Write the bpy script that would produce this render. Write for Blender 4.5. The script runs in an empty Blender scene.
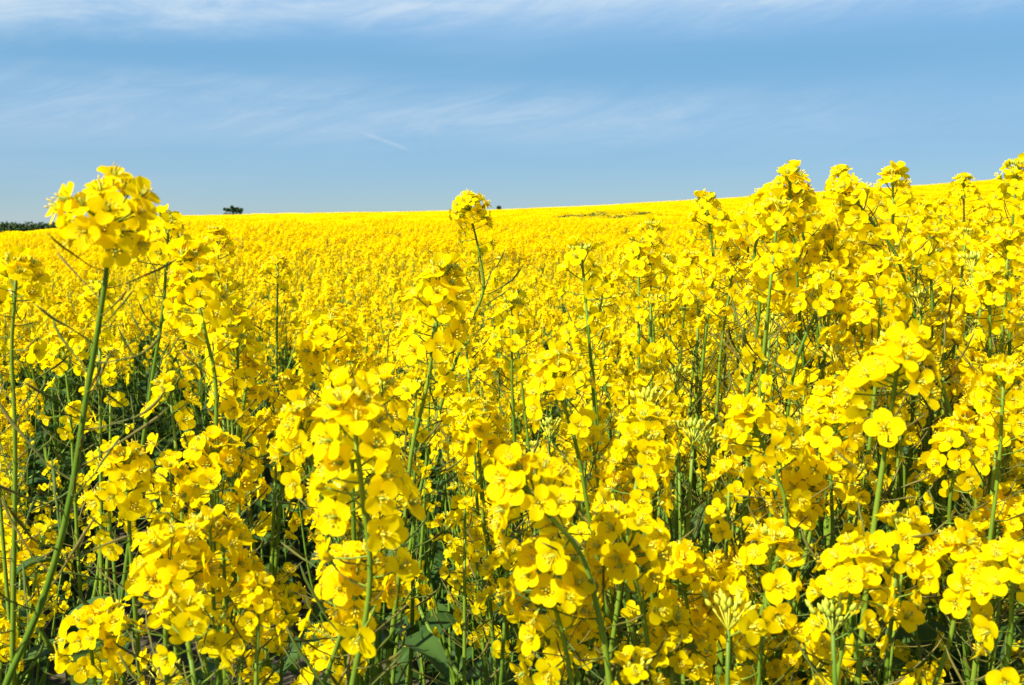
import bpy, math, random
import numpy as np
from mathutils import Matrix, Vector, Euler

rng = random.Random(7)
C = bpy.context.scene.collection
scene = bpy.context.scene
PI = math.pi
CAM_H = 1.55
F_PX = 1050.0
TILT = math.atan((342.5 - 224.0) / F_PX)        # how far the lens looks down

# ------------------------------------------------------------------ terrain
def sstep(t):
    t = min(1.0, max(0.0, t)); return t * t * (3 - 2 * t)

def g_profile(y):
    if y < 90: return y / 130
    if y < 170:
        d = y - 90
        return y / 130 - 0.9 * d * d / 80 / 130
    g170 = 170 / 130 - 0.9 * 80 / 130
    return g170 - 0.8 / 130 * min(y - 170, 120)

def ground_z(x, y):
    xc = max(-220, min(220, x))
    a = 2.12 + (.058 * xc + .00035 * xc * xc * max(0, 1 - xc / 300) if xc > 0 else .030 * xc)
    a -= 2.3 * sstep((-(x + .36 * y - 1)) / 8)
    z = a * g_profile(max(y, 0))
    z += .05 * math.sin(x * .21 + 1) * math.sin(y * .17) * sstep((y - 5) / 15)
    return z

# ------------------------------------------------------------------ materials
def new_mat(name):
    m = bpy.data.materials.new(name); m.use_nodes = True
    nt = m.node_tree; nt.nodes.clear()
    return m, nt, nt.nodes, nt.links

def leafy(name, c1, c2, scale, rough, spec, trans, tcol=None, bump=0.0, bscale=300, stretch=None, vary=.25):
    m, nt, N, L = new_mat(name)
    out = N.new('ShaderNodeOutputMaterial')
    tc = N.new('ShaderNodeTexCoord'); no = N.new('ShaderNodeTexNoise')
    no.inputs['Scale'].default_value = scale; no.inputs['Detail'].default_value = 3
    L.new(tc.outputs['Object'], no.inputs['Vector'])
    oi = N.new('ShaderNodeObjectInfo')
    ma = N.new('ShaderNodeMath'); ma.operation = 'MULTIPLY_ADD'
    ma.inputs[1].default_value = vary * 2; ma.inputs[2].default_value = -vary
    L.new(oi.outputs['Random'], ma.inputs[0])
    ad = N.new('ShaderNodeMath'); ad.operation = 'ADD'
    L.new(no.outputs['Fac'], ad.inputs[0]); L.new(ma.outputs[0], ad.inputs[1])
    mr = N.new('ShaderNodeMapRange'); mr.inputs[1].default_value = .3; mr.inputs[2].default_value = .7
    L.new(ad.outputs[0], mr.inputs[0])
    mx = N.new('ShaderNodeMix'); mx.data_type = 'RGBA'
    mx.inputs[6].default_value = (*c1, 1); mx.inputs[7].default_value = (*c2, 1)
    L.new(mr.outputs[0], mx.inputs[0])
    p = N.new('ShaderNodeBsdfPrincipled')
    p.inputs['Roughness'].default_value = rough
    p.inputs['Specular IOR Level'].default_value = spec
    L.new(mx.outputs[2], p.inputs['Base Color'])
    if bump:
        nb = N.new('ShaderNodeTexNoise'); nb.inputs['Scale'].default_value = bscale; nb.inputs['Detail'].default_value = 2
        L.new(tc.outputs['Object'], nb.inputs['Vector'])
        bp = N.new('ShaderNodeBump'); bp.inputs['Strength'].default_value = bump; bp.inputs['Distance'].default_value = .001
        L.new(nb.outputs['Fac'], bp.inputs['Height']); L.new(bp.outputs[0], p.inputs['Normal'])
    if trans:
        t = N.new('ShaderNodeBsdfTranslucent')
        if tcol: t.inputs['Color'].default_value = (*tcol, 1)
        else: L.new(mx.outputs[2], t.inputs['Color'])
        ms = N.new('ShaderNodeMixShader'); ms.inputs[0].default_value = trans
        L.new(p.outputs[0], ms.inputs[1]); L.new(t.outputs[0], ms.inputs[2]); L.new(ms.outputs[0], out.inputs[0])
    else:
        L.new(p.outputs[0], out.inputs[0])
    return m

M_PETAL = leafy('petal', (.97, .755, .0005), (.95, .78, .001), 60, .6, .04, .66, (.98, .735, .0003), bump=.06, bscale=450, vary=.2)
M_BUD = leafy('bud', (.36, .42, .03), (.60, .52, .02), 90, .5, .3, .15)
M_ANTHER = leafy('anther', (.75, .50, .01), (.66, .40, .01), 90, .8, .1, 0)
M_STEM = leafy('stem', (.085, .155, .009), (.15, .225, .015), 25, .5, .2, .05, vary=.3)
M_POD = leafy('pod', (.07, .10, .012), (.14, .115, .022), 30, .5, .12, .08, vary=.35)
M_LEAF = leafy('leaf', (.028, .064, .010), (.048, .095, .014), 18, .55, .15, .2, (.06, .13, .01), vary=.3)
MATS = [M_PETAL, M_BUD, M_ANTHER, M_STEM, M_POD, M_LEAF]
PETAL, BUD, ANTHER, STEM, POD, LEAF = range(6)

# ------------------------------------------------------------------ geometry lumps: (verts n x 3, faces, material per face)
class G:
    def __init__(s): s.v, s.f, s.m, s.n = [], [], [], 0
    def add(s, V, F, m):
        V = np.asarray(V, float)
        s.v.append(V); o = s.n; s.f += [tuple(i + o for i in q) for q in F]
        s.m += (list(m) if isinstance(m, (list, tuple)) else [m] * len(F)); s.n += len(V)
    def put(s, g, M):
        M = np.array(M); V = g.V() @ M[:3, :3].T + M[:3, 3]
        s.add(V, g.f, g.m)
    def V(s):
        if len(s.v) > 1: s.v = [np.concatenate(s.v)]
        return s.v[0]
    def mesh(s, name, smooth=True):
        me = bpy.data.meshes.new(name)
        used = sorted(set(s.m)); ix = {k: i for i, k in enumerate(used)}
        me.from_pydata(s.V().tolist(), [], s.f)
        for k in used: me.materials.append(MATS[k])
        me.polygons.foreach_set('material_index', [ix[k] for k in s.m])
        if smooth: me.polygons.foreach_set('use_smooth', [True] * len(me.polygons))
        me.update(); return me

def frame_from(z, spin=0.0):
    z = Vector(z).normalized()
    a = Vector((1, 0, 0)) if abs(z.x) < .8 else Vector((0, 1, 0))
    x = (a - z * a.dot(z)).normalized(); y = z.cross(x)
    c, s_ = math.cos(spin), math.sin(spin)
    x, y = x * c + y * s_, y * c - x * s_
    return Matrix(((x.x, y.x, z.x, 0), (x.y, y.y, z.y, 0), (x.z, y.z, z.z, 0), (0, 0, 0, 1)))

def place(loc, z=(0, 0, 1), spin=0.0, s=1.0):
    return Matrix.Translation(Vector(loc)) @ frame_from(z, spin) @ Matrix.Scale(s, 4)

def tube(g, P, R, sides, mat, cap=True):
    P = [Vector(p) for p in P]; n = len(P); V = []
    x = None
    for i in range(n):
        t = (P[min(i + 1, n - 1)] - P[max(i - 1, 0)]).normalized()
        if x is None:
            x = t.orthogonal().normalized()
        else:
            x = (x - t * x.dot(t)).normalized()
        y = t.cross(x)
        for k in range(sides):
            a = 2 * PI * k / sides
            V.append(P[i] + (x * math.cos(a) + y * math.sin(a)) * R[i])
    F = []
    for i in range(n - 1):
        for k in range(sides):
            a = i * sides + k; b = i * sides + (k + 1) % sides
            F.append((a, b, b + sides, a + sides))
    if cap: F.append(tuple((n - 1) * sides + k for k in range(sides)))
    g.add([tuple(v) for v in V], F, mat)

def catmull(P, per):
    """A smooth curve through the points, its tangents weighed by the length of the pieces."""
    P = [Vector(p) for p in P]; n = len(P)
    h = [max(1e-6, (P[i + 1] - P[i]).length) for i in range(n - 1)]
    v = [(P[i + 1] - P[i]) / h[i] for i in range(n - 1)]
    T = [v[0]] + [(v[i - 1] * h[i] + v[i] * h[i - 1]) / (h[i] + h[i - 1]) for i in range(1, n - 1)] + [v[-1]]
    out = []
    for i in range(n - 1):
        for k in range(per):
            t = k / per; t2, t3 = t * t, t * t * t
            out.append(P[i] * (2 * t3 - 3 * t2 + 1) + T[i] * h[i] * (t3 - 2 * t2 + t) + P[i + 1] * (3 * t2 - 2 * t3) + T[i + 1] * h[i] * (t3 - t2))
    out.append(P[-1]); return out

# ------------------------------------------------------------------ flowers
def petal(g, spin, open_, L, W, nu, nv, r, cup):
    """One petal: a narrow claw that bends outwards into a round blade."""
    us = [i / nu for i in range(nu + 1)]
    # centre line in (radial, axial) by integrating the bend
    rad, ax = [.0008], [0.0]
    tilt1 = open_ + r.uniform(-.14, .14)
    for i in range(nu):
        um = (us[i] + us[i + 1]) / 2
        a = .18 + (tilt1 - .18) * sstep((um - .12) / .42) + r.uniform(-.08, .08)
        if um > .8: a += r.uniform(-.1, .35)
        rad.append(rad[-1] + math.sin(a) * L / nu); ax.append(ax[-1] + math.cos(a) * L / nu)
    V, F = [], []
    tw = r.uniform(-.25, .25); sk = r.uniform(-.08, .08)
    for i, u in enumerate(us):
        if u < .26: w = .12 + .5 * (u / .26) ** 2
        else: w = max(.34 if u > .9 else .2, math.sqrt(max(0, 1 - ((u - .66) / .40) ** 2)))
        if nu <= 3 and u == 1: w = .55
        if u == 1 and nu > 3: w = .46
        if u == 0: w = .14
        w *= W / 2
        for j in range(nv + 1):
            v = j / nv * 2 - 1
            edge = 0
            if u == 1: edge = (1 - v * v) * L * .05 - .02 * L
            lx = rad[i] + edge * math.sin(tilt1); lz = ax[i] + edge * math.cos(tilt1)
            ly = v * w + sk * L * u * u
            lz += cup * v * v * w * (.4 + .6 * u) + tw * v * w * u + r.uniform(-1, 1) * .022 * W * (u > .3)
            V.append((lx, ly, lz))
    for i in range(nu):
        for j in range(nv):
            a = i * (nv + 1) + j
            F.append((a, a + 1, a + nv + 2, a + nv + 1))
    c, s_ = math.cos(spin), math.sin(spin)
    g.add([(x * c - y * s_, x * s_ + y * c, z) for x, y, z in V], F, PETAL)

def ellipsoid(g, c, axis, L, R, mat, sides=6, rings=4):
    axis = Vector(axis).normalized(); c = Vector(c)
    P = [c + axis * L * (i / rings) for i in range(rings + 1)]
    Rr = [R * max(.12, math.sin(PI * min(.97, (i + .25) / (rings + .25)))) for i in range(rings + 1)]
    tube(g, P, Rr, sides, mat)

def flower(r, lod, young=0.0):
    """Flower on +Z, its base at the origin. young > 0: half shut."""
    g = G()
    open_ = 1.50 - young * 1.0 + r.uniform(-.12, .12)
    L, W = .0128 * r.uniform(.93, 1.07), .0100 * r.uniform(.9, 1.1)
    nu, nv = ((6, 4), (3, 2), (2, 1))[lod]
    s0 = r.uniform(0, PI)
    for k in range(4):
        petal(g, s0 + k * PI / 2 + r.uniform(-.16, .16), open_, L, W, nu, nv, r, r.uniform(-.1, .4))
    if lod == 0:
        for k in range(6):
            a = k * PI / 3 + .3; h = .0075 + .001 * (k % 3)
            d = Vector((math.cos(a) * .0016, math.sin(a) * .0016, 0))
            tube(g, [d * .5, d + Vector((0, 0, h))], [.00025, .0002], 3, BUD)
            ellipsoid(g, d * 1.2 + Vector((0, 0, h - .0004)), (math.cos(a) * .3, math.sin(a) * .3, 1), .0022, .0006, ANTHER, 4, 2)
        tube(g, [(0, 0, 0), (0, 0, .0085)], [.0008, .0007], 4, BUD)
        for k in range(4):
            a = s0 + PI / 4 + k * PI / 2
            d = Vector((math.cos(a), math.sin(a), 0)); t = Vector((-d.y, d.x, 0))
            b = Vector((0, 0, .0003))
            V = [b - t * .0006 + d * .0009, b + t * .0006 + d * .0009, b + d * .0032 + t * .0011 + Vector((0, 0, .004)),
                 b + d * .0032 - t * .0011 + Vector((0, 0, .004)), b + d * .0048 + Vector((0, 0, .0068))]
            g.add([tuple(v) for v in V], [(0, 1, 2, 3), (3, 2, 4)], BUD)
    elif lod == 1:
        tube(g, [(0, 0, 0), (0, 0, .004), (0, 0, .009)], [.0008, .0012, .0016], 4, ANTHER)
    return g

RF = random.Random(11)
FLOWERS = [[flower(RF, lod, y) for y in (0, 0, 0, .1, 0, .2, 0, .45, .85)] for lod in range(3)]
FL_MESH = [g.mesh('flower_mesh') for g in FLOWERS[0]]

def head_layout(r, n=None, tall=None, wide=1.0, lax=True, dome=False):
    """Positions of flowers and buds on a raceme whose axis is +Z; z = 0 is the lowest flower."""
    n = n or r.randint(15, 22)
    tall = tall or r.uniform(.018, .038)
    if dome: n = max(n, 24); tall = .010
    fl = []; a = r.uniform(0, 6.28)
    for i in range(n):
        t = i / (n - 1)
        a += 2.39996 + r.uniform(-.3, .3)
        z = tall * t ** .9
        ang = (1.5 - 1.05 * t) + r.uniform(-.18, .18)
        ped = (.0205 - .0100 * t) * r.uniform(.75, 1.2) * wide
        d0 = Vector((math.cos(a) * math.sin(ang), math.sin(a) * math.sin(ang), math.cos(ang)))
        if dome:                                            # a round, compact head
            ang = 1.9 * (1 - t) ** .55 + r.uniform(-.25, .25); ped = .0195 * r.uniform(.72, 1.15) * wide; z = tall * (.3 + .7 * t)
            d0 = Vector((math.cos(a) * math.sin(ang), math.sin(a) * math.sin(ang), math.cos(ang)))
        p0 = Vector((0, 0, z)); p1 = p0 + d0 * ped
        # the flower nods up or droops a little against its stalk
        fa = ang + r.uniform(-.5, .32)
        fd = Vector((math.cos(a) * math.sin(fa), math.sin(a) * math.sin(fa), math.cos(fa)))
        young = 8 if t > .95 else (7 if t > .86 else r.choice((0, 1, 2, 3, 4, 5, 6)))
        if r.random() < .06: young = 7
        if dome and young > 6: young = 3
        fl.append((p0, p1, fd, young, r.uniform(.84, 1.06), r.uniform(0, 6.28)))
    z = -.004
    for i in range(r.choice((2, 3, 4, 6, 8, 9)) if lax else 0):               # older flowers left along the stalk
        a += 2.39996 + r.uniform(-.5, .5); z -= r.uniform(.004, .013)
        ang = r.uniform(1.1, 1.75)
        d0 = Vector((math.cos(a) * math.sin(ang), math.sin(a) * math.sin(ang), math.cos(ang)))
        p0 = Vector((0, 0, z)); fa = ang + r.uniform(-.6, .7)
        fl.append((p0, p0 + d0 * r.uniform(.014, .023), Vector((math.cos(a) * math.sin(fa), math.sin(a) * math.sin(fa), math.cos(fa))), r.choice((0, 2, 4, 6, 7)), r.uniform(.85, 1.08), r.uniform(0, 6.28)))
    buds = []
    for i in range(0 if dome else r.randint(10, 17)):
        a += 2.39996; t = i / 18
        ang = .75 - .65 * t
        d = Vector((math.cos(a) * math.sin(ang), math.sin(a) * math.sin(ang), math.cos(ang)))
        p0 = Vector((0, 0, tall + .001)); L = .012 - .006 * t
        buds.append((p0, p0 + d * L, d, .0062 - .002 * t))
    return fl, buds, tall

def head_geom(r, lod, with_flowers=True, n=None, tall=None, wide=1.0, lax=True, dome=False):
    fl, buds, tall = head_layout(r, n, tall, wide, lax, dome)
    g = G()
    sides = (5, 4, 3)[lod]
    tube(g, [(0, 0, -.002), (0, 0, tall + .004)], [.0016, .0011], sides, STEM)
    for p0, p1, fd, k, s, sp in fl:
        if lod < 2:
            tube(g, [p0, p0.lerp(p1, .5) + Vector((0, 0, -.0008)), p1], [.0006, .0005, .0006], 4 if lod == 0 else 3, STEM)
        if with_flowers: g.put(FLOWERS[lod][k], place(p1, fd, sp, s))
    if lod < 2:
        for p0, p1, d, L in buds:
            tube(g, [p0, p1], [.0005, .0004], 3, BUD)
            ellipsoid(g, p1, d, L, .0016, BUD, 5 if lod == 0 else 4, 4 if lod == 0 else 2)
    return g, fl

RH = random.Random(23)
HEADS0 = []                                   # nearest: the raceme with each flower its own sub-part
for i in range(14):
    g, fl = head_geom(RH, 0, False, n=None if i < 7 else RH.randint(7, 13), dome=i < 1)
    HEADS0.append((g.mesh('flower_head_mesh'), fl))
HEADS_TALL = []                               # long columns of flowers
for i in range(4):
    g, fl = head_geom(RH, 0, False, n=26, tall=.052)
    HEADS_TALL.append((g.mesh('flower_head_mesh'), fl))
g, fl = head_geom(random.Random(3), 0, False, n=25, tall=.010, wide=1.05, lax=False, dome=True)
HEAD_DOME = (g.mesh('flower_head_mesh'), fl)      # the broad dome on the tallest plant
HG1 = [head_geom(RH, 0, n=None if i < 6 else RH.randint(7, 13), dome=i < 2)[0] for i in range(12)]
HEADS1 = [g.mesh('flower_head_mesh') for g in HG1]
HG2 = [head_geom(RH, 1, n=None if i < 6 else RH.randint(7, 13))[0] for i in range(12)]
HEADS2 = [g.mesh('flower_head_mesh') for g in HG2]
HG3 = [head_geom(RH, 2)[0] for i in range(6)]

def bud_geom(r):
    g = G()
    for i in range(16):
        a = i * 2.4; t = i / 16; ang = .8 - .65 * t
        d = Vector((math.cos(a) * math.sin(ang), math.sin(a) * math.sin(ang), math.cos(ang)))
        p1 = Vector((0, 0, .004 * t)) + d * (.016 - .008 * t) * r.uniform(.8, 1.3)
        tube(g, [(0, 0, 0), p1], [.0005, .0004], 3, BUD)
        ellipsoid(g, p1, d, .0066, .0017, BUD, 5, 4)
    for k in range(r.randint(0, 4)):
        a = r.uniform(0, 6.28); d = Vector((math.cos(a), math.sin(a), .5)).normalized()
        tube(g, [(0, 0, -.004), d * .016], [.0006, .0005], 3, STEM)
        g.put(FLOWERS[0][r.choice((0, 3, 7, 8))], place(d * .016, d, 0, .95))
    return g
BUDS = [bud_geom(RH).mesh('bud_cluster_mesh') for i in range(5)]

# ------------------------------------------------------------------ pods and leaves
def pod(g, M, r, L, ped, sides=4):
    """A seed pod on its thin stalk; +Z is the stem direction, it leaves along +X and curves upwards."""
    P = [Vector((0, 0, 0))]; a = r.uniform(.25, .55)
    n = 3
    for i in range(n):
        P.append(P[-1] + Vector((math.cos(a), r.uniform(-.1, .1), math.sin(a))) * ped / n); a += r.uniform(-.05, .2)
    R = [.0006, .0004, .0004, .0005]
    m = 4
    for i in range(m):
        a += r.uniform(-.06, .2)
        P.append(P[-1] + Vector((math.cos(a), r.uniform(-.12, .12), math.sin(a))) * L / m)
        R.append((.0007, .0009, .0008, .0002)[i])
    t = G(); tube(t, P, R, sides, POD); g.put(t, M)

RP = random.Random(5)
PODS = []
for i in range(7):
    g = G(); pod(g, Matrix.Identity(4), RP, RP.uniform(.018, .042), RP.uniform(.014, .026), 5)
    PODS.append(g.mesh('seed_pod_mesh'))

def leaf_geom(r, L, W, nu=7, nv=4):
    V, F = [], []
    x, z, a = 0.0, 0.0, r.uniform(.5, 1.0)
    droop = r.uniform(.14, .30) * 7 / nu
    tw = r.uniform(-.5, .5)
    for i in range(nu + 1):
        u = i / nu
        w = W / 2 * max(.04, (math.sin(PI * min(1, u * .93 + .07)) ** .75) * (1.15 - .45 * u))
        for j in range(nv + 1):
            v = j / nv * 2 - 1
            lift = abs(v) * w * .45
            wav = math.sin(u * 11 + (3 if v > 0 else 0)) * .05 * W * abs(v)
            V.append((x - math.sin(a) * lift, v * w * math.cos(tw * u), z + math.cos(a) * lift + v * w * math.sin(tw * u) + wav))
        x += math.cos(a) * L / nu; z += math.sin(a) * L / nu; a -= droop
    for i in range(nu):
        for j in range(nv):
            b = i * (nv + 1) + j
            F.append((b, b + 1, b + nv + 2, b + nv + 1))
    g = G(); g.add(V, F, LEAF); return g
RL = random.Random(9)
LEAFG = [leaf_geom(RL, RL.uniform(.07, .11), RL.uniform(.018, .03)) for i in range(4)] + \
        [leaf_geom(RL, RL.uniform(.13, .2), RL.uniform(.045, .075)) for i in range(4)]
LEAVES = [g.mesh('leaf_mesh') for g in LEAFG]
LEAFS = [leaf_geom(RL, .10, .03, 3, 2) for i in range(3)] + [leaf_geom(RL, .17, .065, 3, 2) for i in range(3)]

def azim_frame(loc, az, tilt=0, s=1.0):
    return Matrix.Translation(Vector(loc)) @ Matrix.Rotation(az, 4, 'Z') @ Matrix.Rotation(tilt, 4, 'Y') @ Matrix.Scale(s, 4)

# ------------------------------------------------------------------ one plant as a specification
def plant_spec(r, main, n_br, lod, head_s=1.0, tall_head=False, pods=True, br_drop=(.04, .3), br_spread=(.06, .17), keep=None, heads_extra=True, bare=.0):
    """main: control points from the base to the raceme's foot (relative to the base).
    Returns [(name, geom or mesh, matrix, [(name, mesh, matrix)])]. lod 0: flowers and pods as sub-parts; 1: detailed heads; 2: plain."""
    parts = []
    P = catmull(main, 8 if lod < 2 else 4); n = len(P)
    seg = [0.0]
    for i in range(1, n): seg.append(seg[-1] + (P[i] - P[i - 1]).length)
    T = seg[-1]
    def at(s):
        s = max(0, min(T - 1e-6, s))
        for i in range(1, n):
            if seg[i] >= s:
                k = (s - seg[i - 1]) / max(1e-9, seg[i] - seg[i - 1]); return P[i - 1].lerp(P[i], k), (P[i] - P[i - 1]).normalized()
        return P[-1], (P[-1] - P[-2]).normalized()
    def rad(t): return (.0032 * (1 - t) ** .7 + .00125) * head_s ** .5
    sg = G(); tube(sg, P, [rad(seg[i] / T) for i in range(n)], (9, 7, 5)[lod], STEM)
    subs = []
    def podrow(g, subs, pt, T_, s0, s1, step, as_sub):
        s = s0; a = r.uniform(0, 6)
        while s < s1:
            p, d = pt(T_ - s)
            a += 2.39996 + r.uniform(-.4, .4)
            sc = (.55 + .6 * min(1, (s - s0) / .12)) * r.uniform(.8, 1.2)
            M = place(p, d, a, sc)
            if r.random() > .12:
                if as_sub: subs.append(('seed_pod', r.choice(PODS), M))
                else: pod(g, M, r, r.uniform(.02, .042), r.uniform(.014, .024), 4 if lod < 2 else 3)
            s += step * r.uniform(.7, 1.35)
    if pods and lod < 2: podrow(sg, subs, at, T, .006, r.uniform(.16, .26) * (1.6 if bare else 1), .0078, lod == 0)
    elif pods: podrow(sg, subs, at, T, .006, .10, .016, False)
    parts.append(['stem', sg, Matrix.Identity(4), subs])
    def head(p, d, s, tall=False, small=False, main=False):
        M = place(p, d, r.uniform(0, 6.28), s)
        if lod == 0 and not small:
            me, fl = HEAD_DOME if tall == 2 else r.choice(HEADS_TALL if tall else HEADS0[:7] if main else HEADS0[4:])
            fs = [('flower', FL_MESH[k], place(p1, fd, sp, sc)) for p0, p1, fd, k, sc, sp in fl]
            parts.append(['flower_head', me, M, fs])
        elif lod <= 1: parts.append(['flower_head', HEADS1[0] if tall == 2 else r.choice(HEADS1[:6] if main else HEADS1[3:]), M, []])
        else: parts.append(['flower_head', r.choice(HEADS2[:6] if main else HEADS2[3:]), M, []])
    tipd = (P[-1] - P[-3]).normalized()
    head(P[-1], tipd, head_s, tall_head, main=True)
    top = P[-1].z
    az = r.uniform(0, 6.28)
    for b in range(n_br):
        az += 2.39996 + r.uniform(-.5, .5)
        for tries in range(6):
            drop = r.uniform(*br_drop) * (1 if b else .6)
            s0 = T * (1 - bare) * r.uniform(.52, .86)
            p0, d0 = at(s0)
            tz = top - drop
            sp = r.uniform(*br_spread)
            if b % 5 in (1, 3) and bare < .4: drop = r.uniform(.03, .15); sp = r.uniform(.03, .085)
            if tz < p0.z + .07: tz = p0.z + r.uniform(.08, .2)
            tip = Vector((p0.x + math.cos(az) * sp, p0.y + math.sin(az) * sp, tz))
            if keep is None or keep(tip): break
            az += 1.1
        else:
            continue
        mid = p0.lerp(tip, .45) + Vector((math.cos(az), math.sin(az), 0)) * sp * .22
        B = catmull([p0, mid, tip], 6 if lod < 2 else 3); m = len(B)
        bl = (tip - p0).length
        bg = G(); tube(bg, B, [.0029 * (1 - i / (m - 1)) + .0013 for i in range(m)], (6, 5, 4)[lod], STEM)
        def bat(s, B=B, m=m, bl=bl):
            k = max(0, min(.999, s / bl)) * (m - 1); i = int(k)
            return B[i].lerp(B[i + 1], k - i), (B[i + 1] - B[i]).normalized()
        if pods: podrow(bg, None, bat, bl, .006, min(bl * .6, r.uniform(.05, .15)), .009 if lod < 2 else .018, False)
        parts.append(['branch', bg, Matrix.Identity(4), []])
        d = (B[-1] - B[-2]).normalized()
        if lod < 2 and r.random() < .14 and heads_extra:
            parts.append(['bud_cluster', r.choice(BUDS), place(B[-1], d, 0, 1.1), []])
        else: head(B[-1], d, r.uniform(.8, 1.0) * head_s, small=(lod == 0 and r.random() < .3))
        i = r.randint(0, 3)
        parts.append(['leaf', LEAVES[i], azim_frame(p0, az, r.uniform(-.2, .3), r.uniform(.6, 1.1)), []])
    for b in range(6 if bare > .4 else 13):
        s0 = T * (.20 + .05 * b) * r.uniform(.9, 1.1)
        p0, d0 = at(s0); az += 2.4
        parts.append(['leaf', LEAVES[4 + r.randint(0, 3)], azim_frame(p0, az, r.uniform(-.1, .5), r.uniform(.7, 1.25) * (1.15 - .05 * b) * (.62 if lod == 0 else 1)), []])
    return parts

def to_meshes(parts):
    for p in parts:
        if isinstance(p[1], G): p[1] = p[1].mesh(p[0] + '_mesh')
    return parts

def link(name, data, parent=None, M=None):
    o = bpy.data.objects.new(name, data); C.objects.link(o)
    if parent is not None: o.parent = parent
    if M is not None: o.matrix_basis = M
    return o

def put_plant(parts, loc, rz, s, label, group='rapeseed plants in the field'):
    root = bpy.data.objects.new('rapeseed_plant', None); C.objects.link(root)
    root.empty_display_size = .05
    root.location = loc; root.rotation_euler = (0, 0, rz); root.scale = (s, s, s)
    root['label'] = label; root['category'] = 'rapeseed plant'; root['group'] = group
    for name, me, M, subs in parts:
        o = link(name, me, root, M)
        for n2, m2, M2 in subs: link(n2, m2, o, M2)
    return root

# ------------------------------------------------------------------ camera
cam_data = bpy.data.cameras.new('camera'); cam = bpy.data.objects.new('camera', cam_data); C.objects.link(cam)
cam.location = (0, 0, CAM_H); cam.rotation_euler = (PI / 2 - TILT, 0, 0)
cam_data.sensor_width = 23.6; cam_data.lens = F_PX / 1024 * 23.6
cam_data.clip_start = .05; cam_data.clip_end = 20000
cam_data.dof.use_dof = True; cam_data.dof.focus_distance = 1.25; cam_data.dof.aperture_fstop = 13
scene.camera = cam
ct, st = math.cos(TILT), math.sin(TILT)
def ray(px, py):
    x = (px - 512) / F_PX; u = (342.5 - py) / F_PX
    return Vector((x, ct + u * st, -st + u * ct))
def at_px(px, py, d):
    r_ = ray(px, py); return Vector((0, 0, CAM_H)) + r_ * (d / r_.y)

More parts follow.
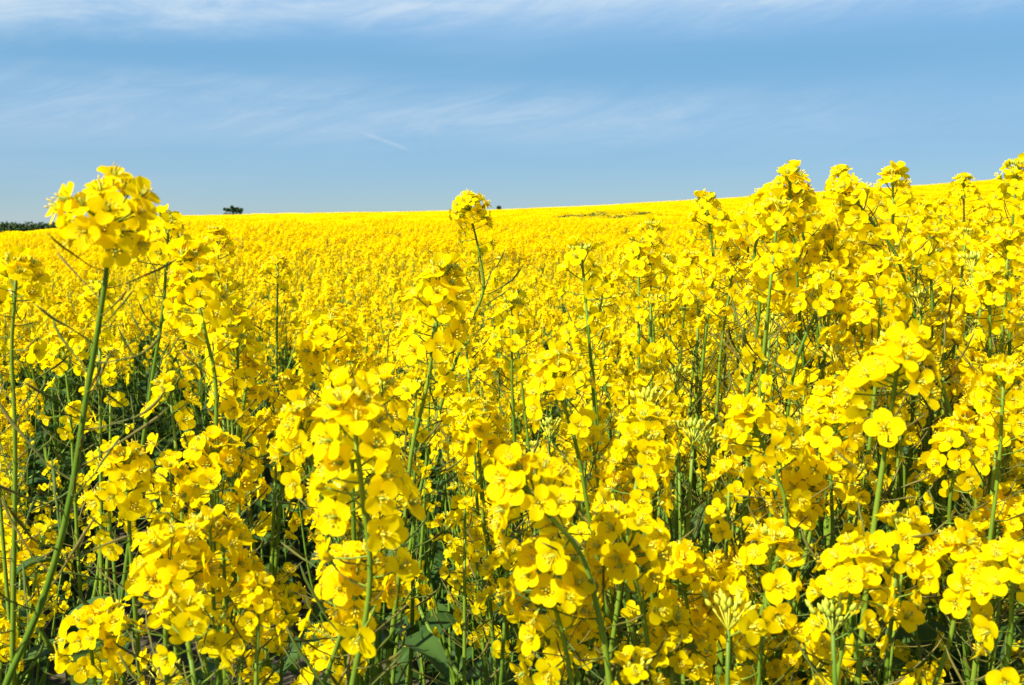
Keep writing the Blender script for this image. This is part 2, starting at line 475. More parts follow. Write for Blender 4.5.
# ------------------------------------------------------------------ the plants one can single out
# (distance, head pixel, further stem pixels downwards, branches, head scale, tall raceme?, bare stem share, label, short name)
HERO = [
 (.56, (108, 234), [(107, 266), (101, 310), (86, 400), (70, 500), (46, 590), (4, 690)], 1, .94, 2, .45, 'tallest rapeseed plant at far left, thick bare pale stem under a domed head'),
 (1.30, (471, 216), [(479, 252), (483, 292), (470, 322)], 1, .95, 2, .5, 'lone thin rapeseed plant, small round head just above the skyline mid field'),
 (1.00, (768, 208), [(757, 240), (760, 300), (752, 360)], 4, 1.1, 0, .2, 'rapeseed plant with the widest flower head of the skyline cluster at the right'),
 (1.10, (803, 222), [(812, 275), (818, 340)], 4, 1.0, 0, .2, 'rapeseed plant with crowded head just below and right of the widest skyline head'),
 (1.25, (841, 200), [(842, 240), (836, 330)], 3, .8, 0, .2, 'slim rapeseed plant with small sparse head between two big skyline heads'),
 (.95, (873, 210), [(893, 250), (915, 318), (940, 380)], 4, 1.0, 0, .25, 'rapeseed plant with a thick dark stem slanting down to the right below its skyline head'),
 (1.12, (893, 207), [(893, 240), (895, 320)], 4, 1.05, 0, .2, 'rapeseed plant with broad rounded head on the skyline next to the slanting thick stem'),
 (1.10, (711, 225), [(713, 255), (706, 330)], 4, .98, 0, .2, 'rapeseed plant at the left end of the skyline cluster, its head half above the crest'),
 (1.55, (964, 203), [(964, 240), (960, 300)], 3, .85, 0, .2, 'slender rapeseed plant with straight stem and narrow head near the right edge skyline'),
 (1.20, (1014, 196), [(1012, 230), (1010, 320)], 4, 1.05, 0, .2, 'rapeseed plant cut by the right edge, flower head above the skyline'),
 (1.05, (930, 262), [(932, 300), (928, 400)], 4, 1.0, 0, .1, 'rapeseed plant in the gap below the narrow right hand skyline heads'),
 (.92, (330, 350), [(333, 390), (340, 470)], 4, 1.0, 1, .1, 'rapeseed plant with tall dense column of flowers left of the middle beside the dark gap'),
 (.82, (432, 352), [(428, 380), (412, 450), (405, 520)], 4, 1.12, 1, .1, 'rapeseed plant with large dense head directly below the lone thin skyline plant'),
 (.84, (205, 330), [(214, 370), (216, 450)], 4, 1.05, 1, .1, 'rapeseed plant with full head bordering the dark gap right of the curved stem'),
 (.78, (14, 305), [(12, 340), (15, 430), (14, 570)], 2, .95, 0, .3, 'rapeseed plant at the left edge with straight upright stem behind the tall curved one'),
 (.92, (166, 268), [(164, 300), (152, 380), (142, 450)], 2, .95, 0, .3, 'rapeseed plant with leaning bare stem just right of the tallest domed one'),
 (1.25, (218, 262), [(220, 300), (224, 360)], 3, .9, 0, .15, 'small rapeseed plant, head against far crop, between leaning bare stem and dark gap'),
 (.80, (562, 398), [(572, 430), (590, 520)], 4, 1.05, 0, .1, 'rapeseed plant with loose wide head near the middle of the picture'),
 (.56, (365, 512), [(370, 560), (350, 700)], 3, 1.12, 1, .1, 'nearest rapeseed plant with the largest column of flowers, low and left of the middle'),
 (.58, (548, 512), [(575, 545), (600, 620), (612, 700)], 2, 1.08, 0, .15, 'close rapeseed plant with big round petals facing out, bottom middle of the picture'),
 (.60, (552, 596), [(560, 625), (575, 700)], 2, 1.0, 0, .1, 'low rapeseed plant with open flowers right under the big round petals'),
 (.62, (630, 560), [(640, 600), (655, 700)], 3, .95, 0, .1, 'low rapeseed plant with small loose head to the right of the bottom middle ones'),
 (.74, (768, 455), [(785, 500), (765, 600), (740, 700)], 3, 1.05, 0, .15, 'rapeseed plant with bright leaning head beside the dark hollow at the lower right'),
 (.80, (815, 480), [(800, 520), (772, 640)], 3, 1.05, 1, .1, 'rapeseed plant with long flower column right of the dark hollow'),
 (.66, (893, 395), [(888, 430), (872, 540), (856, 700)], 3, 1.12, 0, .3, 'rapeseed plant with broad head on thick pale straight stem, lower right'),
 (.90, (812, 320), [(800, 350), (785, 430), (770, 520)], 4, 1.0, 0, .2, 'rapeseed plant with leaning stem and flat head under the skyline cluster'),
 (1.10, (728, 300), [(722, 340), (716, 420)], 4, .95, 0, .1, 'rapeseed plant below the left end of the skyline cluster'),
 (.80, (642, 452), [(640, 480), (648, 560)], 4, 1.0, 0, .1, 'rapeseed plant right of the middle, low head above a shadowy gap'),
 (1.25, (600, 308), [(594, 340), (590, 400)], 4, .95, 0, .15, 'rapeseed plant with upright head right of the lone thin one, against the near crop'),
 (.68, (310, 452), [(318, 480), (330, 560)], 3, .95, 0, .1, 'rapeseed plant with small flat topped head and short thick stem left of the largest column'),
 (.88, (244, 402), [(240, 440), (236, 520)], 4, .95, 0, .1, 'rapeseed plant in front of the dark gap, lower than its neighbours'),
 (1.15, (66, 372), [(70, 410), (74, 480)], 4, 1.0, 0, .1, 'rapeseed plant seen behind the tall curved stem'),
 (.82, (1002, 412), [(1000, 450), (990, 540)], 4, 1.0, 0, .1, 'rapeseed plant by the right edge halfway down with a crowded head'),
 (.60, (1012, 600), [(1010, 640), (1000, 700)], 2, .95, 0, .1, 'rapeseed plant in the bottom right corner cut by the edge'),
 (.66, (955, 585), [(955, 610), (930, 700)], 3, 1.02, 0, .1, 'low rapeseed plant just right of the thick pale straight stem'),
 (.64, (168, 580), [(166, 610), (168, 700)], 3, 1.0, 0, .1, 'low rapeseed plant right of the base of the tall curved stem'),
 (.70, (92, 655), [(95, 680), (100, 720)], 2, .9, 0, .1, 'lowest rapeseed plant in the bottom left corner, beside the curved stem'),
 (.60, (352, 592), [(345, 620), (318, 700)], 2, .85, 0, .1, 'low rapeseed plant under the largest flower column, stem leaning left'),
 (.70, (685, 592), [(690, 620), (700, 700)], 3, .95, 0, .1, 'low rapeseed plant in the dark hollow at the bottom right of the middle'),
 (.78, (215, 480), [(214, 510), (220, 600)], 4, .98, 0, .1, 'rapeseed plant halfway down at the left, loose head of wide petals'),
 (.72, (128, 500), [(130, 540), (136, 620)], 3, .95, 0, .1, 'rapeseed plant touching the right side of the tall curved stem halfway down'),
 (.85, (955, 470), [(950, 500), (960, 600)], 4, 1.02, 0, .1, 'rapeseed plant between the thick pale straight stem and the right edge'),
 (1.05, (512, 345), [(512, 380), (515, 450)], 4, .95, 0, .1, 'rapeseed plant between the large dense head and the loose wide head in the middle'),
 (.95, (990, 320), [(990, 350), (985, 430)], 4, 1.0, 0, .1, 'rapeseed plant under the one that the right edge cuts at the skyline'),
 (.90, (480, 440), [(480, 470), (485, 540)], 4, .95, 0, .1, 'rapeseed plant in the centre between the two nearest flower columns'),
 (.62, (850, 600), [(845, 630), (830, 720)], 2, .95, 0, .1, 'low rapeseed plant just left of the thick pale straight stem near the bottom edge'),
 (.98, (792, 202), [(794, 240), (800, 320)], 4, .95, 0, .2, 'rapeseed plant whose upright head touches the right side of the widest skyline head'),
 (1.20, (748, 222), [(748, 260), (744, 340)], 4, .95, 0, .2, 'rapeseed plant filling the space left of the widest skyline head'),
 (1.25, (862, 232), [(862, 270), (858, 340)], 4, .95, 0, .2, 'rapeseed plant low behind the slanting thick stem'),
 (1.20, (918, 240), [(916, 280), (914, 350)], 4, .9, 0, .2, 'rapeseed plant to the right of the broad rounded skyline head, just under the crest'),
 (1.30, (988, 238), [(988, 280), (984, 350)], 4, .9, 0, .2, 'rapeseed plant between the narrow straight one and the right edge'),
 (1.02, (832, 262), [(830, 300), (822, 380)], 4, 1.0, 0, .2, 'rapeseed plant in the middle of the right hand cluster below the skyline'),
 (1.00, (1006, 278), [(1004, 310), (998, 390)], 4, 1.0, 0, .2, 'rapeseed plant at the right edge just below the skyline'),
 (1.30, (688, 285), [(684, 315), (680, 360)], 4, .9, 0, .2, 'rapeseed plant standing alone left of the skyline cluster, head below the crest'),
 (.95, (770, 300), [(766, 340), (756, 430)], 4, 1.0, 0, .2, 'rapeseed plant under the widest skyline head, in the thick of the cluster'),
 (.90, (880, 310), [(878, 350), (870, 440)], 4, 1.0, 0, .2, 'rapeseed plant right above the broad head on the thick pale stem'),
]
def ok_tip(base):
    def f(t):
        w = base + t
        return w.y > .5 and not (w.y < .62 and abs(w.x / w.y) < .5 and t.z > 1.38)
    return f

hero_xy = []
for i, (d, hp, pts, nb, hs, tall, bare, label) in enumerate(HERO):
    r = random.Random(100 + i)
    if hp[0] > 640 and hp[1] < 228 and d < 1.25: hp = (hp[0], hp[1] + 12)
    top = at_px(hp[0], hp[1], d) - Vector((0, 0, .001 * hs))
    W = [top]
    dd = d
    for (px, py) in pts:
        W.append(at_px(px, py, dd + .01 * (py - hp[1]) / 100))
    last, prev = W[-1], W[-2]
    dirn = (last - prev).normalized()
    gz = 0.0
    k = (last.z - gz)
    slope = Vector((dirn.x, dirn.y, 0)) / max(.35, -dirn.z)
    slope *= min(1.0, .22 / max(1e-6, slope.length * k))           # not more than 22 cm of further lean
    base = Vector((last.x, last.y, 0)) + slope * k
    base.y = max(base.y, .42)
    base.z = ground_z(base.x, base.y) - .01
    mid = last.lerp(base, .5) + slope * k * .12; 
    main = [base, mid] + W[::-1]
    main = [p - base for p in main]
    lod = 0 if d <= .86 else 1
    by_gap = hp[0] < 345 and hp[1] < 410 and d > .7
    extra = 0 if bare > .4 or by_gap else 1 if hp[1] < 245 and hp[0] > 640 else 1 if nb > 2 else 0
    spec = plant_spec(r, main, min(nb, 3) if by_gap else nb + extra, lod, hs, tall, bare=bare, keep=ok_tip(base), br_spread=(.03, .09) if by_gap else (.06, .17), br_drop=(.02, .20) if hp[1] < 265 and hp[0] > 640 else (.03, .30) if d < .72 else (.02, .22))
    put_plant(to_meshes(spec), base, 0, 1, label, 'rapeseed plants one can single out')
    hero_xy.append((base.x, base.y)); 

# ------------------------------------------------------------------ the other individual plants: archetypes, then copies
def archetype(seed, lod, h):
    r = random.Random(seed)
    lean = r.uniform(0, 6.28); k = r.uniform(.02, .10)
    main = [Vector((0, 0, 0)), Vector((math.cos(lean) * k * .15, math.sin(lean) * k * .15, h * .4)),
            Vector((math.cos(lean) * k * .5, math.sin(lean + .4) * k * .5, h * .75)), Vector((math.cos(lean) * k, math.sin(lean) * k, h))]
    return plant_spec(r, main, r.randint(5, 8), lod, 1.0, br_drop=(.01, .15), br_spread=(.06, .20))
ARCH1 = [to_meshes(archetype(300 + i, 1, 1.22)) for i in range(9)]
ARCH2_RAW = [archetype(400 + i, 2, 1.22) for i in range(8)]
ARCH2 = [to_meshes([list(p) for p in a]) for a in ARCH2_RAW]

def gap(x, y):
    """The worn gap (a wheel track) at the left a few metres in."""
    u = x / y
    return -.47 < u < -.17 and 1.3 + .2 * math.sin(u * 40) < y < 3.45 + .25 * math.sin(u * 33 + 1)

def canopy(x, y):
    u = x / max(.3, y)
    h = 1.19 + .05 * math.sin(x * 3.1 + y * 2.2) * math.sin(y * 1.7 - x)
    if y < 3.2: h += .13 * sstep((u - .10) / .2) * (1 - sstep((y - 1.9) / 1.3))
    if y < 3.5: h -= .07 * sstep((-.08 - u) / .2) * sstep((y - .9) / .5) * (1 - sstep((y - 2.8) / .7))
    if y > 5: h -= .10 * sstep((-.34 - u) / .07)            # the crop thins towards the low edge of the field
    return h

RS = random.Random(77)
spots, off = [], []
SP = .19
for iy in range(0, 36):
    for ix in range(-34, 35):
        x = ix * SP + RS.uniform(-.45, .45) * SP; y = .62 + iy * SP + RS.uniform(-.45, .45) * SP
        inview = abs(x) < .50 * y + .12
        if y > 7.2: continue
        if any((x - a) ** 2 + (y - b) ** 2 < .10 ** 2 for a, b in hero_xy): continue
        if gap(x, y): continue
        if y < .80 and inview: continue
        if inview and y < 1.1 and RS.random() < .45: continue
        if inview and 1.1 < y < 1.7 and x / y < .12 and RS.random() < .3: continue
        if -.47 < x / y < -.12 and .9 < y < 1.6 and RS.random() < .97: continue
        (spots if inview else off).append((x, y))
for k in range(6):                                      # the crop stands thicker on the right
    y = RS.uniform(.9, 2.1); x = y * RS.uniform(.12, .5)
    if any((x - a) ** 2 + (y - b) ** 2 < .06 ** 2 for a, b in hero_xy): continue
    spots.append((x, y))
spots.sort(key=lambda p: p[1])
N_IND = 300 - len(HERO)
indiv, rest = spots[:N_IND], spots[N_IND:] + off
print('heroes', len(HERO), 'individuals', len(indiv), 'to', indiv[-1][1], 'rest', len(rest))

def band_label(x, y, i):
    u = x / y
    side = 'on the left side' if u < -.17 else ('on the right side' if u > .17 else 'in the middle')
    if y < 1.2: return 'low rapeseed plant packed between the nearest plants ' + side + ''
    if y < 1.9: return 'rapeseed plant in second rank behind the nearest plants ' + side + ''
    if y < 2.7: return 'rapeseed plant some two metres into the crop ' + side + ', level among neighbours'
    return 'rapeseed plant about three metres into the crop ' + side + ', small even heads'
for i, (x, y) in enumerate(indiv):
    a = RS.choice(ARCH1 if y < 2.2 else ARCH2)
    s = canopy(x, y) / 1.22 * RS.uniform(.92, 1.05)
    lb = band_label(x, y, i)
    put_plant(a, (x, y, ground_z(x, y) - .01), RS.uniform(0, 6.28), s, lb, lb.replace('rapeseed plant', 'rapeseed plants', 1))

# ------------------------------------------------------------------ the rest of the crop: one object
src = bpy.data.collections.new('crop_sources')           # never linked to the scene
protos = []
def proto(name, me):
    o = bpy.data.objects.new(name, me); src.objects.link(o); protos.append(o)
def join_spec(parts, heads, leaves):
    g = G(); r = random.Random(3)
    for name, geo, M, subs in parts:
        if isinstance(geo, G): g.put(geo, M)
        elif name == 'leaf': g.put(r.choice(leaves[:3] if geo in LEAVES[:4] else leaves[3:]), M)
        else: g.put(r.choice(heads), M)
    return g
def coarse_arch(seed):
    """A plant for some metres off: thin stems, simple flowers."""
    r = random.Random(seed); g = G(); h = 1.22
    tips = [Vector((r.uniform(-.04, .04), r.uniform(-.04, .04), h))]
    for k in range(r.randint(11, 14)):
        a = k * 2.4 + r.uniform(-.5, .5); sp = r.uniform(.06, .19)
        tips.append(Vector((math.cos(a) * sp, math.sin(a) * sp, h - .22 * r.random() ** 1.8)))
    for k, t in enumerate(tips):
        b = Vector((t.x * .1, t.y * .1, h * (.0 if k == 0 else r.uniform(.5, .72))))
        tube(g, [b, b.lerp(t, .5) + Vector((t.x, t.y, 0)) * .2, t], [.004 if k == 0 else .0025, .0025, .0016], 3, STEM, False)
        g.put(r.choice(HG3), place(t, (t.x * .8, t.y * .8, 1), r.uniform(0, 6), r.uniform(.85, 1.1)))
        if k: 
            g.put(r.choice(LEAFS[:3]), azim_frame(b, r.uniform(0, 6), .1, 1))
        for q in range(5):
            z = t - Vector((t.x * .1, t.y * .1, .02 + q * .018)); a = r.uniform(0, 6)
            g.add([tuple(z), tuple(z + Vector((math.cos(a) * .035, math.sin(a) * .035, .03))), tuple(z + Vector((math.cos(a) * .036, math.sin(a) * .036, .034))), tuple(z + Vector((0, 0, .003)))], [(0, 1, 2, 3)], POD)
    for k in range(6):
        g.put(r.choice(LEAFS[3:]), azim_frame((0, 0, h * r.uniform(.25, .55)), r.uniform(0, 6), .2, r.uniform(.8, 1.2)))
    return g
def far_clump(seed, size, n, fs, depth, weak=0.0):
    """Many heads of a patch of crop, each a few bent petal-coloured faces, on a leafy underlayer."""
    r = random.Random(seed); g = G(); h = 1.22
    for k in range(n):
        x, y = r.uniform(-.5, .5) * size, r.uniform(-.5, .5) * size
        z = h - depth * r.random() ** 1.6 - weak * .03
        m = LEAF if r.random() < weak else PETAL
        s = fs * r.uniform(.7, 1.3)
        for q in range(3):
            d = Vector((r.gauss(0, 1), r.gauss(0, 1), abs(r.gauss(0, .8)) + .25)).normalized() + Vector((-.35, -.35, .4))
            c = Vector((x, y, z)) + Vector((r.uniform(-.6, .6), r.uniform(-.6, .6), r.uniform(-.5, .5))) * s
            F = frame_from(d, r.uniform(0, 6)); F.translation = c
            V = [F @ Vector((a * s * .5, b * s * .5, e * s * .15)) for a, b, e in ((-1, -.5, 0), (0, -1, 1), (1, -.4, 0), (.7, .7, 1), (-.6, .8, .3))]
            g.add([tuple(v) for v in V], [(0, 1, 2, 3, 4)], m)
    for k in range(n // 3):
        x, y = r.uniform(-.5, .5) * size, r.uniform(-.5, .5) * size
        z = h - depth * r.uniform(.5, 1.6) - .05
        a = r.uniform(0, 6); s = fs * 1.6
        dx, dy = math.cos(a) * s, math.sin(a) * s
        g.add([(x - dx, y - dy, z - s), (x + dx, y + dy, z - s * .6), (x + dx * .6 - dy, y + dy + dx, z + s * .8), (x - dx * .7, y - dy, z + s)], [(0, 1, 2, 3)], LEAF)
    return g
K_NEAR = []; K_MID = []; K_C = []; K_W = []; K_D = []
for i in range(6):
    K_NEAR.append(len(protos)); proto('p%03d' % len(protos), join_spec(ARCH2_RAW[i], HG2, LEAFG).mesh('crop_near'))
for i in range(8):
    K_MID.append(len(protos)); proto('p%03d' % len(protos), coarse_arch(500 + i).mesh('crop_mid'))
for i in range(6):
    K_C.append(len(protos)); proto('p%03d' % len(protos), far_clump(600 + i, .5, 300, .026, .17).mesh('crop_far', False))
for i in range(3):
    K_W.append(len(protos)); proto('p%03d' % len(protos), far_clump(650 + i, .5, 170, .030, .20, .72).mesh('crop_weak', False))
for i in range(5):
    K_D.append(len(protos)); proto('p%03d' % len(protos), far_clump(700 + i, 1.5, 800, .055, .15).mesh('crop_hill', False))

pts, kind, rots, scl = [], [], [], []
RC = random.Random(99)
def sow(x, y, ks, s):
    pts.append((x, y, ground_z(x, y) - .01)); kind.append(RC.choice(ks)); rots.append((0, 0, RC.uniform(0, 6.28))); scl.append(s)
for x, y in rest: sow(x, y, K_NEAR, canopy(x, y) / 1.22 * RC.uniform(.9, 1.07))
def jit(x0, x1, sp):
    n = int((x1 - x0) / sp)
    return [x0 + (i + .5 + RC.uniform(-.45, .45)) * sp for i in range(n)]
y = 7.25
while y < 20:
    for x in jit(-.75 * y - 1.5, .75 * y + 1.5, .20): 
        yy = y + RC.uniform(-.09, .09)
        sow(x, yy, K_MID, canopy(x, yy) / 1.22 * RC.uniform(.9, 1.08))
    y += .20
for x in [-1.5 - .2 * i for i in range(20)] + [1.6 + .2 * i for i in range(20)]:
    pass
while y < 62:
    for x in jit(-.72 * y - 1, .72 * y + 1, .36):
        yy = y + RC.uniform(-.15, .15)
        q = ((x - 3.35) / 1.9) ** 2 + ((yy - 35) / 6.5) ** 2
        weak = q < 1 + .5 * math.sin(yy * 2.3 + x * 3)
        sow(x, yy, K_W if weak and RC.random() < .7 else K_C, (canopy(x, yy) / 1.22) * RC.uniform(.93, 1.06))
    y += .36
while y < 168:
    for x in jit(-.72 * y - 1, .72 * y + 1, 1.15):
        sow(x, y + RC.uniform(-.4, .4), K_D, RC.uniform(.95, 1.06))
    y += 1.15
print('crop points', len(pts))
me = bpy.data.meshes.new('crop_points'); me.from_pydata(pts, [], [])
a = me.attributes.new('kind', 'INT', 'POINT'); a.data.foreach_set('value', kind)
a = me.attributes.new('turn', 'FLOAT_VECTOR', 'POINT'); a.data.foreach_set('vector', [c for t in rots for c in t])
a = me.attributes.new('size', 'FLOAT', 'POINT'); a.data.foreach_set('value', scl)
crop = link('rapeseed_crop', me)
crop['kind'] = 'stuff'; crop['category'] = 'rapeseed crop'
crop['label'] = 'solid yellow rapeseed crop covering the field and rising hill behind the nearer plants'
nt = bpy.data.node_groups.new('sown_crop', 'GeometryNodeTree')
nt.interface.new_socket('Geometry', in_out='INPUT', socket_type='NodeSocketGeometry')
nt.interface.new_socket('Geometry', in_out='OUTPUT', socket_type='NodeSocketGeometry')
N, L = nt.nodes, nt.links
gi, go = N.new('NodeGroupInput'), N.new('NodeGroupOutput')
ip = N.new('GeometryNodeInstanceOnPoints'); ci = N.new('GeometryNodeCollectionInfo')
ci.inputs['Collection'].default_value = src; ci.inputs['Separate Children'].default_value = True; ci.inputs['Reset Children'].default_value = True
def attr(name, typ):
    n = N.new('GeometryNodeInputNamedAttribute'); n.data_type = typ; n.inputs['Name'].default_value = name; return n.outputs['Attribute']
ip.inputs['Pick Instance'].default_value = True
L.new(gi.outputs[0], ip.inputs['Points']); L.new(ci.outputs[0], ip.inputs['Instance'])
L.new(attr('kind', 'INT'), ip.inputs['Instance Index']); L.new(attr('turn', 'FLOAT_VECTOR'), ip.inputs['Rotation']); L.new(attr('size', 'FLOAT'), ip.inputs['Scale'])
L.new(ip.outputs[0], go.inputs[0])
md = crop.modifiers.new('sown', 'NODES'); md.node_group = nt

# ------------------------------------------------------------------ ground
def soil_mat():
    m, nt, N, L = new_mat('soil')
    out = N.new('ShaderNodeOutputMaterial'); p = N.new('ShaderNodeBsdfPrincipled'); p.inputs['Roughness'].default_value = .95
    tc = N.new('ShaderNodeTexCoord'); n1 = N.new('ShaderNodeTexNoise'); n1.inputs['Scale'].default_value = 6; n1.inputs['Detail'].default_value = 8
    L.new(tc.outputs['Object'], n1.inputs['Vector'])
    cr = N.new('ShaderNodeValToRGB'); cr.color_ramp.elements[0].color = (.045, .03, .018, 1); cr.color_ramp.elements[1].color = (.10, .085, .04, 1)
    cr.color_ramp.elements[0].position = .35; cr.color_ramp.elements[1].position = .7
    L.new(n1.outputs['Fac'], cr.inputs[0]); L.new(cr.outputs[0], p.inputs['Base Color'])
    b = N.new('ShaderNodeBump'); b.inputs['Distance'].default_value = .03; L.new(n1.outputs['Fac'], b.inputs['Height']); L.new(b.outputs[0], p.inputs['Normal'])
    L.new(p.outputs[0], out.inputs[0]); return m
xs = [-6000, -2500, -900, -400] + [-220 + 4 * i for i in range(111)] + [400, 900, 2500, 6000]
ys = [-300, -60, -15, -4] + [i * 1.5 for i in range(0, 20)] + [30 + 4 * i for i in range(0, 70)] + [400, 700, 1500, 4000, 9000]
V = [(x, y, ground_z(x, y)) for y in ys for x in xs]
nx = len(xs)
Fc = [(j * nx + i, j * nx + i + 1, (j + 1) * nx + i + 1, (j + 1) * nx + i) for j in range(len(ys) - 1) for i in range(nx - 1)]
gm = bpy.data.meshes.new('ground'); gm.from_pydata(V, [], Fc); gm.materials.append(soil_mat())
gm.polygons.foreach_set('use_smooth', [True] * len(gm.polygons))
go_ = link('ground', gm); go_['kind'] = 'structure'

# ------------------------------------------------------------------ hedge and trees beyond the crest
M_HEDGE = leafy('hedge_leaf', (.022, .048, .012), (.045, .080, .018), 3, .7, .1, .15, vary=.1)
M_BARK = leafy('bark', (.07, .055, .04), (.12, .10, .075), 8, .9, .1, 0)
def leaf_cloud(name, boxes, n, s, seed, parent=None):
    r = random.Random(seed); V, F = [], []
    for c, rad, k in boxes:
        for i in range(int(n * k)):
            d = Vector((r.gauss(0, 1), r.gauss(0, 1), r.gauss(0, 1))).normalized() * r.random() ** .4
            p = Vector((c[0] + d.x * rad[0], c[1] + d.y * rad[1], c[2] + d.z * rad[2]))
            q = frame_from((r.gauss(0, 1), r.gauss(0, 1), r.gauss(0, 1) + .3), r.uniform(0, 6)); q.translation = p
            z = s * r.uniform(.6, 1.4); o = len(V)
            V += [tuple(q @ Vector((a * z, b * z, 0))) for a, b in ((-1, 0), (-.2, -.5), (1, 0), (.1, .55))]
            F.append((o, o + 1, o + 2, o + 3))
    me = bpy.data.meshes.new(name); me.from_pydata(V, [], F); me.materials.append(M_HEDGE)
    return link(name, me, parent)
def crown_at(px, py, D): return at_px(px, py, D)
# hedge
D = 150; hx0, hx1 = -112, -60
ht = at_px(20, 222.5, D).z
hb = ground_z(-70, D)
boxes = []
RB = random.Random(4)
x = hx0
while x < hx1:
    b = ground_z(x, D); h = ht - b + RB.uniform(-.12, .15)
    boxes.append(((x, D + RB.uniform(-.4, .4), b + h * .5), (2.0, 1.2, h * .52), 1)); x += 1.5
hedge = bpy.data.objects.new('hedge', None); C.objects.link(hedge); hedge.location = (0, 0, 0)
hedge['label'] = 'dark green clipped field hedge along the far edge, left of the tallest flower head'; hedge['category'] = 'hedge'
leaf_cloud('foliage', boxes, 1000, .22, 31, hedge)
def tree(px, top_py, D, w_px, label, lobes, seed):
    r = random.Random(seed)
    top = at_px(px, top_py, D); bz = ground_z(top.x, D); H = top.z - bz; w = w_px / F_PX * D
    t = bpy.data.objects.new('tree', None); C.objects.link(t); t.location = (top.x, D, bz); t['label'] = label; t['category'] = 'tree'
    t['group'] = 'trees behind the crest'
    me = bpy.data.meshes.new('trunk')
    g = G(); tube(g, [(0, 0, -.1), (.05, 0, H * .35), (0, .05, H * .75)], [.16, .11, .04], 8, 0)
    for k in range(5):
        a = k * 2.4; tube(g, [(0, 0, H * (.3 + .08 * k)), (math.cos(a) * w * .2, math.sin(a) * w * .2, H * .6), (math.cos(a) * w * .36, math.sin(a) * w * .36, H * .8)], [.06, .04, .015], 5, 0)
    me.from_pydata(g.V().tolist(), [], g.f); me.materials.append(M_BARK); link('trunk', me, t)
    bx = []
    for (ox, hh, rw, rh) in lobes: bx.append(((ox * w, r.uniform(-.2, .2) * w, H * hh), (rw * w, rw * w, H * rh), 1))
    leaf_cloud('crown', bx, 260, .15, seed, t)
tree(233, 206, 190, 20, 'small dark tree whose crown top peeks over the crest right of the tallest flower head',
     [(-.40, .87, .07, .05), (-.24, .84, .14, .08), (-.02, .93, .08, .09), (.0, .84, .22, .12), (.2, .87, .09, .08), (.4, .85, .08, .06), (.3, .8, .16, .08), (0, .68, .5, .16)], 41)
tree(499, 205, 190, 4, 'tiny dark bush tip on the crest touching the lone thin plant on its right',
     [(-.2, .85, .3, .12), (.2, .82, .3, .13), (0, .6, .45, .3)], 42)

# ------------------------------------------------------------------ light and sky
SUN = Vector((-.72, -.66, .86)).normalized()
el = math.asin(SUN.z); rot = math.atan2(SUN.x, SUN.y)
sl = bpy.data.lights.new('sun', 'SUN'); sl.energy = 5.0; sl.angle = math.radians(.53); sl.color = (1, .97, .91)
so = bpy.data.objects.new('sun', sl); C.objects.link(so); so.rotation_euler = SUN.to_track_quat('Z', 'Y').to_euler(); so.location = SUN * 50
w = bpy.data.worlds.new('World'); scene.world = w; w.use_nodes = True
N, L = w.node_tree.nodes, w.node_tree.links; N.clear()
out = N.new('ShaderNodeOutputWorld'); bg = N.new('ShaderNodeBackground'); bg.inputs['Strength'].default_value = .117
sky = N.new('ShaderNodeTexSky'); sky.sky_type = 'NISHITA'; sky.sun_disc = False
sky.sun_elevation = el; sky.sun_rotation = rot; sky.air_density = 1.0; sky.dust_density = .0; sky.ozone_density = 2.5; sky.altitude = 0
tc = N.new('ShaderNodeTexCoord'); sep = N.new('ShaderNodeSeparateXYZ'); L.new(tc.outputs['Generated'], sep.inputs[0])
def mth(op, a, b=None, c=None):
    n = N.new('ShaderNodeMath'); n.operation = op
    for i, v in enumerate((a, b, c)):
        if v is None: continue
        if isinstance(v, (int, float)): n.inputs[i].default_value = v
        else: L.new(v, n.inputs[i])
    return n.outputs[0]
# cirrus lies on a high flat layer: project the view direction on it by azimuth and height
az = mth('ARCTAN2', sep.outputs[0], sep.outputs[1])
ev = mth('ARCSINE', sep.outputs[2])
def noise(sx, sy, tilt, detail, rough, seed, dist=0.0):
    cb = N.new('ShaderNodeCombineXYZ')
    L.new(mth('MULTIPLY', az, sx), cb.inputs[0])
    L.new(mth('MULTIPLY', mth('ADD', ev, mth('MULTIPLY', az, tilt)), sy), cb.inputs[1]); cb.inputs[2].default_value = seed
    n = N.new('ShaderNodeTexNoise'); n.inputs['Scale'].default_value = 1; n.inputs['Detail'].default_value = detail
    n.inputs['Roughness'].default_value = rough; n.inputs['Distortion'].default_value = dist
    L.new(cb.outputs[0], n.inputs['Vector']); return n.outputs['Fac']
def mrange(v, a, b, c=0., d=1.):
    n = N.new('ShaderNodeMapRange'); n.interpolation_type = 'SMOOTHSTEP'; L.new(v, n.inputs[0])
    for i, q in enumerate((a, b, c, d)): n.inputs[1 + i].default_value = q
    return n.outputs[0]
def band(center, slope, half):
    d = mth('ABSOLUTE', mth('SUBTRACT', mth('SUBTRACT', ev, center), mth('MULTIPLY', az, slope)))
    return mrange(d, 0, half, 1, 0)
fine = mrange(noise(3.0, 46, -.04, 6, .62, 1.3, .5), .36, .68)
soft = mrange(noise(1.6, 16, -.04, 4, .55, 5.1, .3), .40, .72)
wob = noise(5.0, 10, -.1, 5, .6, 9.7, .6)
low = mth('ADD', mth('MULTIPLY', mth('MINIMUM', az, 0), .05), mth('MULTIPLY_ADD', wob, .055, .150))
over = mth('SUBTRACT', ev, low)
sheet = mth('MULTIPLY', mrange(over, -.012, .030, 0, 1), mrange(ev, .24, .40, 1, 0))
wisp = mrange(noise(7.0, 30, -.20, 8, .68, 2.9, 1.6), .34, .70)
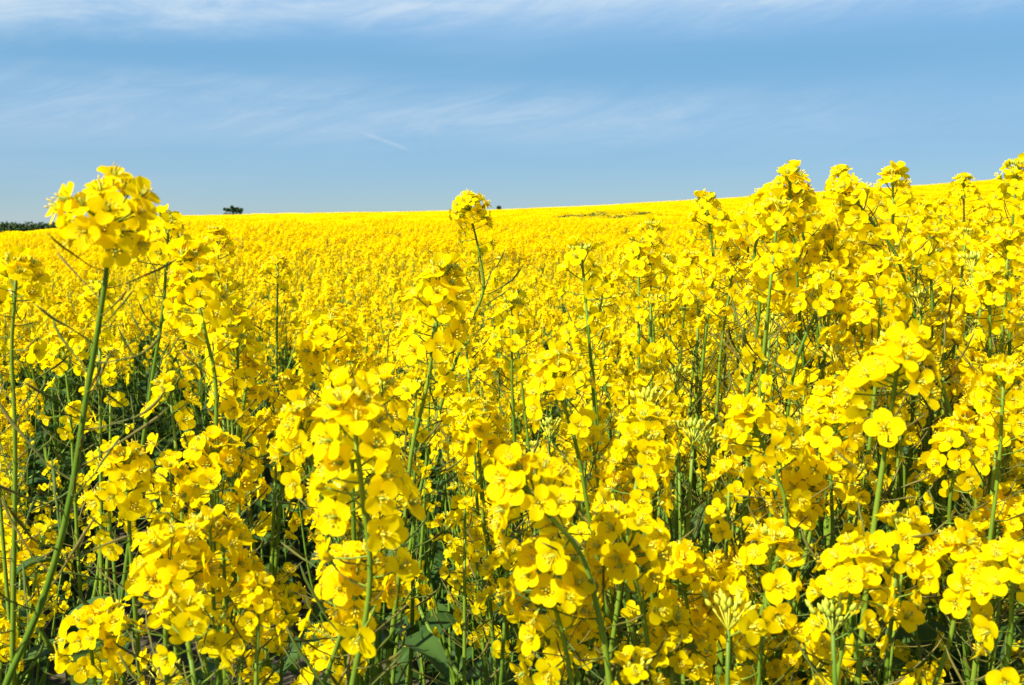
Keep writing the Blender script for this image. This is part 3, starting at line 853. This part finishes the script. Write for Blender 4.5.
b1 = mth('MULTIPLY', sheet, mth('ADD', mth('MULTIPLY_ADD', wisp, .52, .30), mth('MULTIPLY', mrange(mth('ABSOLUTE', mth('SUBTRACT', over, .022)), 0, .016, 1, 0), mth('MULTIPLY', fine, .38))))
b2 = mth('MULTIPLY', band(.100, -.01, .045), mth('MULTIPLY_ADD', wisp, .27, .10))
b3 = mth('MULTIPLY', soft, .15)
lf = mrange(az, -.45, .45, 1, .7)
# contrail: a thin short streak
d = mth('ABSOLUTE', mth('SUBTRACT', mth('SUBTRACT', ev, .0755), mth('MULTIPLY', mth('ADD', az, .115), -.36)))
ctr = mth('MULTIPLY', mrange(d, .0, .0030, 1, 0), mrange(mth('ABSOLUTE', mth('ADD', az, .118)), .010, .027, 1, 0))
rf = mrange(az, -.05, .5, 1, .25)
cl = mth('ADD', mth('ADD', mth('MULTIPLY', mth('MULTIPLY', b1, lf), .85), mth('MULTIPLY', b2, rf)), mth('MULTIPLY', b3, rf))
cl = mth('MINIMUM', mth('ADD', cl, mth('MULTIPLY', ctr, .22)), .95)
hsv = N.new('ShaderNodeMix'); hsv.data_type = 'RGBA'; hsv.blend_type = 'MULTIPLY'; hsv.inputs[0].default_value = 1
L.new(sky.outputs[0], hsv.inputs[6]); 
tm = N.new('ShaderNodeValToRGB'); L.new(mrange(ev, 0, .5), tm.inputs[0])           # low sky tinted bluer and darker; unseen high sky left bright as added fill
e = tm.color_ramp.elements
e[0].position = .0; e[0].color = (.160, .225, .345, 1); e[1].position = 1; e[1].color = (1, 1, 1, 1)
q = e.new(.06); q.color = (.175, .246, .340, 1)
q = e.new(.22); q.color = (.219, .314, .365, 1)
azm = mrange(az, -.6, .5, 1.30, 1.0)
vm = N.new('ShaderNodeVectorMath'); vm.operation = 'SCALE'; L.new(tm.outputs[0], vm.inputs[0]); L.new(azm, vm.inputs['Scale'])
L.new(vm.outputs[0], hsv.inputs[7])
mx = N.new('ShaderNodeMix'); mx.data_type = 'RGBA'; mx.inputs[7].default_value = (2.55, 3.05, 3.48, 1)
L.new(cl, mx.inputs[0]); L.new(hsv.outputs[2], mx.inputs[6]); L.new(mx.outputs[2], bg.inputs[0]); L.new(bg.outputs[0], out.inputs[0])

vs = scene.view_settings
vs.view_transform = 'Standard'; vs.look = 'None'; vs.exposure = 1.15; vs.gamma = 1; vs.use_curve_mapping = False
cy = scene.cycles
cy.max_bounces = 9; cy.diffuse_bounces = 5; cy.transmission_bounces = 8; cy.glossy_bounces = 2; cy.transparent_max_bounces = 4
cy.use_denoising = True; cy.denoiser = 'OPENIMAGEDENOISE'
cy.caustics_reflective = False; cy.caustics_refractive = False
